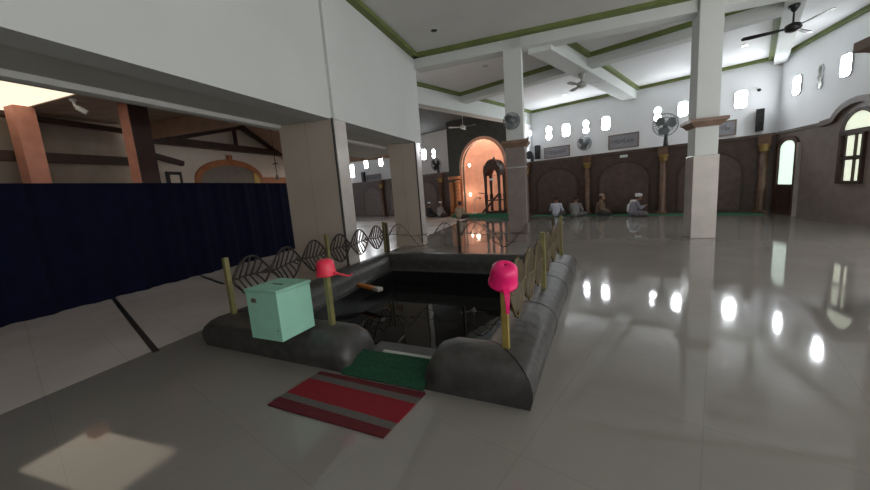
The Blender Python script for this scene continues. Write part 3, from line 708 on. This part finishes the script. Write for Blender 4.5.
MB().lathe([(.05, 2.6), (.07, 2.68), (.02, 2.75), (.0, 2.85)], 10).build('finial', 'dark_wood', mn)
for sx in (-1, 1): MB().lathe([(.05, 1.95), (.06, 2.1), (.01, 2.4)], 8, Matrix.Translation((sx*.44, -.24, 0))).build('finial', 'dark_wood', mn)
MB().box(-.38, .38, -.22, .25, .62, .68).build('seat', 'dark_wood', mn)
mb = MB(); bar(mb, (0,0,0), (0,0,.001), .01, .01)
MB().tube([(.4, -.35, .95), (-.2, -.9, .1)], .05, 8).build('handrail', 'dark_wood', mn)
MB().tube([(-.35, -.3, 1.0), (-.75, -.35, 1.05)], .025, 6).build('side_rail', 'dark_wood', mn)
MB().box(-.12, .12, -.3, -.27, 1.62, 1.72).build('plaque', 'paper', mn)
ms = thing('microphone_stand', 'thin curved pale microphone stand left of the pulpit', 'microphone stand', fA(10.8, D_FAR-.7, .18), ROT_A)
MB().lathe([(.16, 0), (.16, .02), (.02, .04)], 14).build('base', 'steel', ms); MB().tube([(0, 0, .03), (0, 0, .5), (.05, 0, .7), (.2, 0, .85), (.35, 0, .8)], .022, 8).build('neck', 'steel', ms); MB().ball((.38, 0, .78), .05, .04, .04).build('head', 'black', ms)
lp = thing('niche_lamp', 'small lit lamp low on the niche wall', 'lamp', fA(11.72, D_FAR+.35, 1.15), ROT_A, 'lamps on the niche wall')
MB().lathe([(.09, 0), (.09, .03)], 12, Matrix.Rotation(PI/2, 4, 'X')).build('back_plate', 'gold', lp); MB().ball((0, -.09, 0), .06, .05, .1).build('bulb', 'lamp_warm', lp, smooth=True)
dup(lp, fA(11.68, D_FAR+.35, 2.75), ROT_A, 'lit lamp high on the niche wall near the arch')

# ------------------------------------------------------------------ pool
PLU, PLV = 3.5, 4.0
pl = thing('ablution_pool', 'sunken ablution pool with rounded charcoal stone curb', 'pool', POOL0, ROT_P)
prof = [(.0, 0), (-.02, .08), (-.025, .15), (-.005, .21), (.045, .265), (.11, .30), (.20, .32), (.29, .315), (.37, .29), (.42, .25), (.45, .18), (.455, .06), (.47, .035), (.53, .025), (.535, .0), (.3, -.01)]
def corner_pts(d):     # offset path in pool local coords (x=-u)
    return [(-d, d), (-d, PLV-d), (-(PLU+.34-d), PLV-d), (-(PLU-d), d)]
G0, G1 = .80, 1.55
rings = []
def ring_at(kind, sc=1.0, off=0.0):
    out_ = []
    for d, z in prof:
        if sc < 1:
            dd = .25+(d-.25)*(.55+.45*sc) if z > .0 else d
            zz = z*sc if z > 0 else z
        else: dd, zz = d, z
        if kind == 's': out_.append(Vector((-(G0-off), dd, zz)))
        elif kind == 'e': out_.append(Vector((-(G1+off), dd, zz)))
        else:
            p_ = corner_pts(dd)[kind]; out_.append(Vector((p_[0], p_[1], zz)))
    return out_
def lerp(a, b, n_): return [[p.lerp(q_, k/n_) for p, q_ in zip(a, b)] for k in range(1, n_)]
s_ = ring_at('s', 1, .16)
rings = [ring_at('s', .15, -.02), ring_at('s', .6, .0), ring_at('s', .88, .06), s_, ring_at(0)] 
rings += [*lerp(ring_at(0), ring_at(1), 4), ring_at(1), *lerp(ring_at(1), ring_at(2), 4), ring_at(2), *lerp(ring_at(2), ring_at(3), 4), ring_at(3)]
rings += [ring_at('e', 1, .16), ring_at('e', .88, .06), ring_at('e', .6, 0), ring_at('e', .15, -.02)]
mb = MB(); mb.loft(rings); cb = mb.build('curb', 'curb', pl, smooth=True)
md = cb.modifiers.new('es', 'EDGE_SPLIT'); md.split_angle = R(50)
# joints between the stone facings, thin dark seams across the curb
def seam(fn):
    MB().tube([fn(d, z) for d, z in prof[:14]], .004, 4).build('seam', 'black', cb)
for c_ in range(4): seam(lambda d, z, c_=c_: (corner_pts(d)[c_][0], corner_pts(d)[c_][1], z+.001))
for v_ in (1.3, 2.4, 3.2): seam(lambda d, z, v_=v_: (-d, v_, z+.001))
# basin and water
bwm = MB(); bw_o = [corner_pts(.56)[k] for k in range(4)]; bw_i = [corner_pts(.525)[k] for k in range(4)]
vs = [(x, y, z) for z in (.018, -.6) for pts_ in (bw_i, bw_o) for x, y in pts_]
fs = []
for k in range(4):
    l = (k+1) % 4
    fs += [(k, l, 8+l, 8+k), (4+k, 12+k, 12+l, 4+l)]
bwm.add(vs, fs); bwm.build('basin_wall', 'basin', pl)
mb = MB(); mb.box(-3.6, -.3, .3, 3.7, -.62, -.6); mb.box(-1.6, -.75, .3, .56, -.62, -.08); mb.build('basin', 'basin', pl)
mb = MB().prism([(-.5, .5), (-.5, 3.5), (-3.31, 3.5), (-3.02, .5)], -.20, -.19); mb.build('water', 'water', pl)
st = MB().box(-G1-.02, -G0+.02, .20, .30, 0, .10).build('step', 'grey_stone', pl, bevel=.01)
MB().box(-G1-.02, -G0+.02, .30, .56, -.1, .055).build('inner_step', 'grey_stone', pl, bevel=.01)
MB().box(-G1+.2, -G0, .262, .30, .10, .112).build('step_edge', 'soffit', pl)
gm = thing('green_mat', 'dark green carpet mat draped over the pool step', 'mat', fP(1.17, .0), ROT_P)
mb = MB(); pr = [(-.03, .008), (.03, .045), (.13, .085), (.24, .112)]
vs = []
for x in (-.42, -.2, 0, .2, .38):
    for y, z in pr: vs.append((x, y, z+.003*math.sin(9*x)))
mb.add(vs, [(i*4+j, i*4+j+1, (i+1)*4+j+1, (i+1)*4+j) for i in range(4) for j in range(3)])
go = mb.build('carpet', 'greenmat', gm); sol = go.modifiers.new('s', 'SOLIDIFY'); sol.thickness = .008; sol.offset = 1
# striped mat
rm = MB(); vs = []; NXm, NYm = 24, 14
for j in range(NYm+1):
    for i in range(NXm+1):
        x = -.52+1.04*i/NXm; y = -.26+.52*j/NYm
        vs.append((x+.02*(y/.5), y+.012*math.sin(x*3), .012+.003*math.sin(7*x)*math.cos(9*y)))
rm.add(vs, [(j*(NXm+1)+i, j*(NXm+1)+i+1, (j+1)*(NXm+1)+i+1, (j+1)*(NXm+1)+i) for j in range(NYm) for i in range(NXm)])
ro = rm.build('striped_mat', 'redmat', None, rz=ROT_P-.02, loc=fP(1.295, -.315)); sol = ro.modifiers.new('s', 'SOLIDIFY'); sol.thickness = .01; sol.offset = -1
tag(ro, 'red doormat with grey stripes on the floor before the pool', 'mat')

# fence
ZT = .32
def fence(name_label, posts, mpost, mrod, rr, zt, panel_z, skip_last=False, plates=None):
    o = thing('pool_fence', name_label, 'fence', fP(*posts[0], 0), ROT_P)
    P_ = [Vector((-(u-posts[0][0]), v-posts[0][1], 0)) for u, v in posts]
    for p in (P_[:-1] if skip_last else P_):
        MB().box(p.x-.025, p.x+.025, p.y-.025, p.y+.025, .29, zt).build('post', mpost, o, bevel=.004)
    for a, b in zip(P_[:-1], P_[1:]):
        L_ = (b-a).length; d = (b-a).normalized(); mb = MB(); z0, z1 = panel_z; zm = (z0+z1)/2; H_ = (z1-z0)/2
        def pt(s, z): q_ = a+d*s; return (q_.x, q_.y, z)
        N_ = 40; wl = L_/1.5
        for ph in ((0, PI) if rr > .009 else (0,)):
            mb.tube([pt(.03+(L_-.06)*k/N_, zm+H_*.9*math.sin(2*PI*(L_*k/N_)/wl+ph)) for k in range(N_+1)], rr, 5)
        mb.tube([pt(.0+L_*k/10, zm+.02*math.sin(k*1.3)) for k in range(11)], rr*.9, 5)
        nr = int(L_/ (.085 if rr > .009 else .16))
        for k in range(nr):
            s0 = .05+(L_-.1)*k/nr; s1 = min(s0+.12, L_-.03)
            for ph in ((0, PI) if rr > .009 else (0,)):
                zz = zm+H_*.9*math.sin(2*PI*s1/wl+ph)
                mb.tube([pt(s0, zm), pt((s0+s1)/2+.015, zm+(zz-zm)*.55), pt(s1, zz)], rr*.8, 5)
        sp = mb.build('scroll_panel', mrod, o, smooth=True)
        if plates:
            for c_ in range(3):
                mp_ = MB(); K = 12; s0, s1 = max(.03, -.03+(L_-.1)*c_/3), min(L_-.02, .13+(L_-.1)*(c_+1)/3)
                up_ = []; dn_ = []
                for k in range(K+1):
                    s = s0+(s1-s0)*k/K; e_ = math.sin(PI*k/K)**.7*(.88+.10*math.cos(k*2.2))
                    up_.append((s, zm+H_*e_+.01)); dn_.append((s, zm-H_*e_*.85-.01))
                pl_ = up_+dn_[::-1]; n2 = len(pl_); nrm = Vector((d.y, -d.x, 0))*.006
                va = [Vector(pt(s, z))+nrm for s, z in pl_]+[Vector(pt(s, z))-nrm for s, z in pl_]
                fs_ = [(k, k+1, n2-2-k, n2-1-k) for k in range(K)]
                mp_.add(va, fs_+[tuple(i+n2 for i in f[::-1]) for f in fs_]+[(k, (k+1) % n2, n2+(k+1) % n2, n2+k) for k in range(n2)])
                mp_.build('leaf_plate', plates, o)
    return o
fence('dark wrought iron leaf fence on the curb facing the curtain', [(3.27, .2), (3.50, 2.0), (3.66, 3.85)], 'post_olive', 'rod_dark', .014, .95, (.42, .93))
fence('thin grey scroll fence along the far curb of the pool', [(3.56, 3.80), (1.97, 3.80), (.30, 3.80)], 'post_brown', 'rod_grey', .008, .93, (.42, .92))
fence('bronze leaf fence on the right curb of the pool', [(.18, 3.75), (.17, 1.82), (.2, .34)], 'post_olive', 'rod_rust', .012, .96, (.40, .93), True, 'plate_rust')
def single_post(label, u, v, zt, m):
    o = thing('fence_post', label, 'post', fP(u, v), ROT_P)
    MB().box(-.024, .024, -.024, .024, .29, zt).build('shaft', m, o, bevel=.005)
single_post('brassy square post at the near corner of the pool', .205, .235, .93, 'post_gold')
single_post('olive square post behind the mint box', 1.88, .24, .93, 'post_olive')
def dipper(label, loc, rz, m, r, h, tilt, hang):
    o = thing('water_dipper', label, 'dipper', loc, rz, 'plastic water dippers on posts')
    T = Matrix.Rotation(tilt[0], 4, 'X') @ Matrix.Rotation(tilt[1], 4, 'Y')
    MB().lathe([(r*1.06, 0), (r*1.06, .015), (r, .02), (r*.96, h*.55), (r*.88, h*.82), (r*.6, h*.97), (.01, h), (.008, h-.006), (r*.55, h*.93), (r*.82, h*.78), (r*.9, h*.5), (r*.96, .0)], 28, T).build('cup', m, o, smooth=True)
    a = Vector((0, -r*.98, .03)); 
    if hang: pts = [(a, .05, .016), (a+Vector((0, -.04, -.03)), .04, .015), (a+Vector((0, -.045, -.10)), .03, .012), (a+Vector((0, -.035, -.17)), .022, .010)]
    else: pts = [(a, .035, .014), (a+Vector((0, -.05, -.02)), .03, .012), (a+Vector((0, -.15, -.04)), .022, .012), (a+Vector((0, -.18, -.02)), .022, .012)]
    a2 = T @ a; pts = [(a2+(p-a), wd, th) for p, wd, th in pts]
    mb = MB(); mb.loft([[(p+Vector((sx*wd/2, 0, 0)) + (Vector((0, sz*th/2, 0)) if hang else Vector((0, 0, sz*th/2)))) for sx, sz in ((-1,-1),(1,-1),(1,1),(-1,1))] for p, wd, th in pts]); hd = mb.build('handle', m, o, smooth=False, bevel=.004)
    return o
dipper('big hot pink plastic dipper upturned on the near corner post', fP(.205, .215, .815), R(-2), 'pink', .100, .165, (R(24), R(4)), True)
dipper('coral red plastic dipper upturned on the post behind the box', fP(1.88, .24, .80), R(75), 'red_pink', .088, .155, (0, R(0)), False)

# mint donation box
bxo = thing('donation_box', 'mint green wooden donation box on the near left curb', 'box', fP(2.205, -.035, 0), ROT_P+R(1))
MB().box(-.19, .19, -.19, .19, .323, .745).build('case', 'mint', bxo, bevel=.006)
ld = MB(); 
ld.loft([[Vector((x*.198, y*.198, z)) for x, y in ((-1,-1),(1,-1),(1,1),(-1,1))] for z in (.745, .775)]); lid = ld.build('lid', 'mint_top', bxo, bevel=.004)
MB().box(-.06, .06, -.008, .008, .774, .779).build('coin_slot', 'black', lid)
MB().tube([(-.115, -.192, .675), (-.095, -.20, .685), (-.075, -.192, .675)], .012, 6).build('latch', 'post_brown', bxo); MB().box(-.125, -.065, -.195, -.189, .655, .695).build('latch_plate', 'frame_brown', bxo)
MB().lathe([(.006, 0), (.006, .004)], 8, Matrix.Translation((.15, -.19, .42)) @ Matrix.Rotation(PI/2, 4, 'X')).build('knob', 'black', bxo)

# orange stick on the inner ledge
wp = thing('wooden_board', 'orange-brown wooden board jutting from the inner pool ledge', 'board', fP(3.30, 2.36, .028), ROT_P+R(-18))
MB().box(0, .52, -.045, .045, 0, .045).build('plank', 'orange_wood', wp, bevel=.006)
MB().box(.52, .66, -.05, .05, -.005, .05).build('end_block', 'clad_light', wp, bevel=.006)

# ------------------------------------------------------------------ people
DG = bpy.context.evaluated_depsgraph_get
def remesh(mb, name, m, parent, vox, smooth_it=2):
    o = mb.build('tmp_source', m, None, fix=True)
    r_ = o.modifiers.new('r', 'REMESH'); r_.mode = 'VOXEL'; r_.voxel_size = vox
    s2 = o.modifiers.new('s', 'SMOOTH'); s2.iterations = smooth_it; s2.factor = .5
    dg = bpy.context.evaluated_depsgraph_get(); dg.update()
    me = bpy.data.meshes.new_from_object(o.evaluated_get(dg)); me.name = name
    old = o.data; bpy.data.objects.remove(o); bpy.data.meshes.remove(old)
    me.materials.clear(); me.materials.append(M[m] if isinstance(m, str) else m)
    for p in me.polygons: p.use_smooth = True
    n_ = bpy.data.objects.new(name, me); C.objects.link(n_)
    if parent: n_.parent = parent
    return n_
def limb(mb, pts, rs, n_=10):
    mb.tube(pts, rs, n_)
    for p, r_ in zip(pts, rs): mb.ball(p, r_, r_, r_, n_, 6)
def hand(mb, wrist, dirv, side):
    d = Vector(dirv).normalized(); s_ = Vector((side, 0, 0)); s_ = (s_-d*s_.dot(d)).normalized(); dn = d.cross(s_)
    if dn.z > 0: dn = -dn
    w_ = Vector(wrist)
    mb.tube([w_, w_+d*.05, w_+d*.09], [.028, .036, .034], 8)
    for k, L_ in enumerate((.055, .068, .073, .065)):
        b = w_+d*.085+s_*(.03-.02*k)
        mb.tube([b, b+d*L_*.5+dn*.006, b+d*L_+dn*.03], [.0095, .009, .0085], 6)
    b = w_+d*.03+s_*.03; mb.tube([b, b+s_*.035+d*.025, b+s_*.045+d*.06+dn*.01], [.011, .010, .009], 6)
def person(label, loc, rz, shirt, lower, hat, lean=.0, cloth_long=True, hair=True, arms='lap', bend=0.0):
    # seated cross-legged, facing +y
    by = lean
    pel, ch, nk = Vector((0, 0, .13)), Vector((0, by*.5, .42)), Vector((0, by*.9, .58))
    hd = Vector((0, by*1.15+.03+bend*.06, .74-bend*.03))
    b = MB()
    limb(b, [pel, Vector((0, by*.25, .26)), ch, Vector((0, by*.8, .52))], [.14, .125, .145, .10])
    limb(b, [Vector((0, by*.85, .53)), hd-Vector((0, .02, .04))], [.055, .05])
    b.ball(hd, .078, .094, .115, 16, 10); b.ball(hd+Vector((0, .055, -.06)), .05, .045, .05, 12, 8)
    b.tube([hd+Vector((0, .088, .02)), hd+Vector((0, .112, -.025)), hd+Vector((0, .09, -.035))], [.01, .017, .012], 8)
    for sx in (-1, 1):
        b.ball(hd+Vector((sx*.078, -.005, -.01)), .012, .022, .032, 8, 6)
        b.ball(hd+Vector((sx*.032, .087, .018)), .014, .01, .009, 8, 6)
    b.tube([hd+Vector((-.025, .096, -.06)), hd+Vector((0, .102, -.058)), hd+Vector((.025, .096, -.06))], [.006, .009, .006], 6)
    sl = MB(); lg = MB()
    limb(sl, [pel+Vector((0, 0, .03)), Vector((0, by*.25, .26)), ch, Vector((0, by*.82, .515))], [.175, .158, .168, .095], 14)
    for sx in (-1, 1):
        sh = Vector((sx*.185, by*.8, .50)); 
        if arms == 'lap': el = Vector((sx*.27, by*.4+.06, .27)); wr = Vector((sx*.13, by*.3+.27, .22)); hdv = Vector((-sx*.5, .8, -.15))
        elif arms == 'read': el = Vector((sx*.25, by*.6+.12, .30)); wr = Vector((sx*.09, by*.5+.30, .36)); hdv = Vector((-sx*.3, .8, .4))
        else: el = Vector((sx*.29, by*.3+.05, .27)); wr = Vector((sx*.30, by*.2+.27, .20)); hdv = Vector((0, .9, -.35))
        limb(b, [Vector((sx*.08, by*.8, .51)), sh, el, wr], [.06, .052, .042, .028])
        hand(b, wr, hdv, -sx)
        limb(sl, [Vector((sx*.06, by*.82, .50)), sh, el, el.lerp(wr, .85)], [.085, .075, .062, .048], 12)
        kn = Vector((sx*.28, .32, .11)); an = Vector((-sx*.06, .36-.05*sx, .06)); hp = Vector((sx*.10, .02, .12))
        limb(b, [hp, kn, an], [.085, .06, .04]); limb(b, [an, an+Vector((-sx*.13, .03, -.015))], [.038, .028])
        limb(lg, [hp, hp.lerp(kn, .5), kn, kn.lerp(an, .8)], [.125, .11, .088, .072], 12)
    lg.ball((0, .02, .12), .19, .17, .118, 16, 8)
    bo = remesh(b, 'person', 'skin', None, .011, 2)
    bo.location = loc; bo.rotation_euler = (0, 0, rz); tag(bo, label, 'person', 'seated worshippers along the far wall')
    remesh(sl, 'shirt', shirt, bo, .018, 3); remesh(lg, 'sarong', lower, bo, .02, 3)
    if hair:
        h_ = MB(); rings_ = []
        for i in range(7):
            t = i/6*1.75
            rings_.append([hd+Vector((.086*math.sin(t)*math.cos(2*PI*k/16), -.012+.098*math.sin(t)*math.sin(2*PI*k/16)-.012*(t), .124*math.cos(t)+ (.03 if math.sin(2*PI*k/16) > .3 and t > 1.1 else 0))) for k in range(16)])
        h_.loft(rings_); h_.build('hair', 'hair', bo, smooth=True)
    if hat == 'cap':
        c_ = MB(); c_.lathe([(.09, .0), (.092, .03), (.088, .075), (.06, .092), (.01, .096)], 18, Matrix.Translation(hd+Vector((0, -.012, .055)))); c_.build('cap', 'white_cloth', bo, smooth=True)
    if hat == 'pale':
        c_ = MB(); c_.lathe([(.09, .0), (.092, .03), (.088, .075), (.06, .092), (.01, .096)], 18, Matrix.Translation(hd+Vector((0, -.012, .055)))); c_.build('cap', 'sh_beige', bo, smooth=True)
    if hat == 'turban':
        c_ = MB()
        for k in range(4): c_.tube([hd+Vector((.088*math.cos(t/16*2*PI), -.01+.1*math.sin(t/16*2*PI), .05+k*.022+.012*math.sin(t/16*2*PI+k))) for t in range(16)], .024, 6, closed=True)
        c_.ball(hd+Vector((0, -.01, .10)), .08, .085, .05); c_.build('turban', 'white_cloth', bo, smooth=True)
    if hat == 'dark':
        c_ = MB(); c_.lathe([(.088, .0), (.09, .08), (.085, .095), (.01, .10)], 18, Matrix.Translation(hd+Vector((0, -.012, .05)))); c_.build('cap', 'black', bo, smooth=True)
    return bo
M['white_cloth'] = mat('white_cloth', (.80, .80, .80), .85, noise=.05, scale=20)
M['sh_white'] = mat('white_shirt', (.62, .66, .76), .85, noise=.06, scale=12)
M['sh_grey'] = mat('grey_shirt', (.25, .25, .25), .85, noise=.08, scale=12)
M['sh_batik'] = mat('brown_batik', (.19, .135, .085), .85, noise=.6, scale=22)
M['sh_lav'] = mat('grey_lavender_shirt', (.27, .27, .33), .85, noise=.1, scale=12)
M['sh_dark'] = mat('dark_jacket', (.03, .028, .03), .85, noise=.15, scale=12)
M['sh_beige'] = mat('beige_shirt', (.36, .29, .21), .85, noise=.1, scale=12)
M['sarong_d'] = mat('dark_sarong', (.05, .045, .05), .9, noise=.3, scale=14)
M['sarong_g'] = mat('grey_sarong', (.16, .15, .16), .9, noise=.3, scale=14)
DP = D_FAR-.55
def face(dx, dy):     # heading in A frame (x=-along, y=depth)
    return ROT_A + math.atan2(-dx, dy)
person('person in white shirt sitting facing the far wall', fA(6.42, DP-.1), face(-.1, 1), 'sh_white', 'sarong_g', None, .02)
person('person in grey shirt sitting by the wall, dark hair', fA(5.48, DP-.35), face(.1, 1), 'sh_grey', 'sarong_g', None, .03)
person('person in brown patterned shirt before a wall pillar', fA(4.60, DP-.05), face(.9, .25), 'sh_batik', 'sarong_d', 'pale', .04, arms='knee')
tp = person('person in lavender grey shirt with white turban and white shawl', fA(3.32, DP-.35), face(.75, .45), 'sh_lav', 'sarong_g', 'turban', .09, arms='read', bend=1)
sw = MB(); limb(sw, [Vector((-.12, -.07, .22)), Vector((-.14, -.05, .38)), Vector((-.09, .0, .54)), Vector((.02, .05, .56))], [.12, .12, .095, .07], 12)
remesh(sw, 'shawl', 'white_cloth', tp, .02, 3)
person('person in dark jacket and white cap near the orange columns', fA(13.9, DP-.35), face(.2, 1), 'sh_dark', 'sarong_d', 'cap', .03)
person('person in grey shirt and white cap near the orange columns', fA(13.1, DP-.3), face(.1, 1), 'sh_grey', 'sarong_d', 'cap', .03)
person('person in beige shirt sitting at the carpeted step', fA(10.95, DP-1.25), face(-.2, 1), 'sh_beige', 'sarong_d', 'dark', .05)

# ------------------------------------------------------------------ lights
def area(loc, rot_, size, sizey, power, col):
    l = bpy.data.lights.new('area', 'AREA'); l.shape = 'RECTANGLE'; l.size = size; l.size_y = sizey; l.energy = power; l.color = col
    o = bpy.data.objects.new('area_light', l); C.objects.link(o); o.location = loc; o.rotation_euler = rot_; return o
def point(loc, power, col, r=.1):
    l = bpy.data.lights.new('point', 'POINT'); l.energy = power; l.color = col; l.shadow_soft_size = r
    o = bpy.data.objects.new('point_light', l); C.objects.link(o); o.location = loc; return o
point(fA(10.5, D_FAR-.1, 3.3), 75, (1, .84, .70), .12)
point(fA(11.4, D_FAR+.4, 1.2), 14, (1, .75, .55), .1)
wd = bpy.data.worlds.new('world'); bpy.context.scene.world = wd; wd.use_nodes = True
wd.node_tree.nodes['Background'].inputs['Color'].default_value = (1.0, .99, .97, 1)
wd.node_tree.nodes['Background'].inputs['Strength'].default_value = 2.5

# ------------------------------------------------------------------ camera
cam = bpy.data.cameras.new('camera'); cam.sensor_width = 36; cam.lens = 36*348.0/870; cam.clip_start = .05
co_ = bpy.data.objects.new('camera', cam); C.objects.link(co_)
co_.matrix_world = Matrix.Translation((0, 0, 1.5)) @ Matrix.Rotation(PI/2-R(8.82), 4, 'X') @ Matrix.Rotation(-R(4.26), 4, 'Z')
sc = bpy.context.scene; sc.camera = co_
sc.view_settings.view_transform = 'Standard'; sc.view_settings.look = 'None'; sc.view_settings.exposure = 0
sc.cycles.use_denoising = True
sc.cycles.max_bounces = 8; sc.cycles.diffuse_bounces = 5
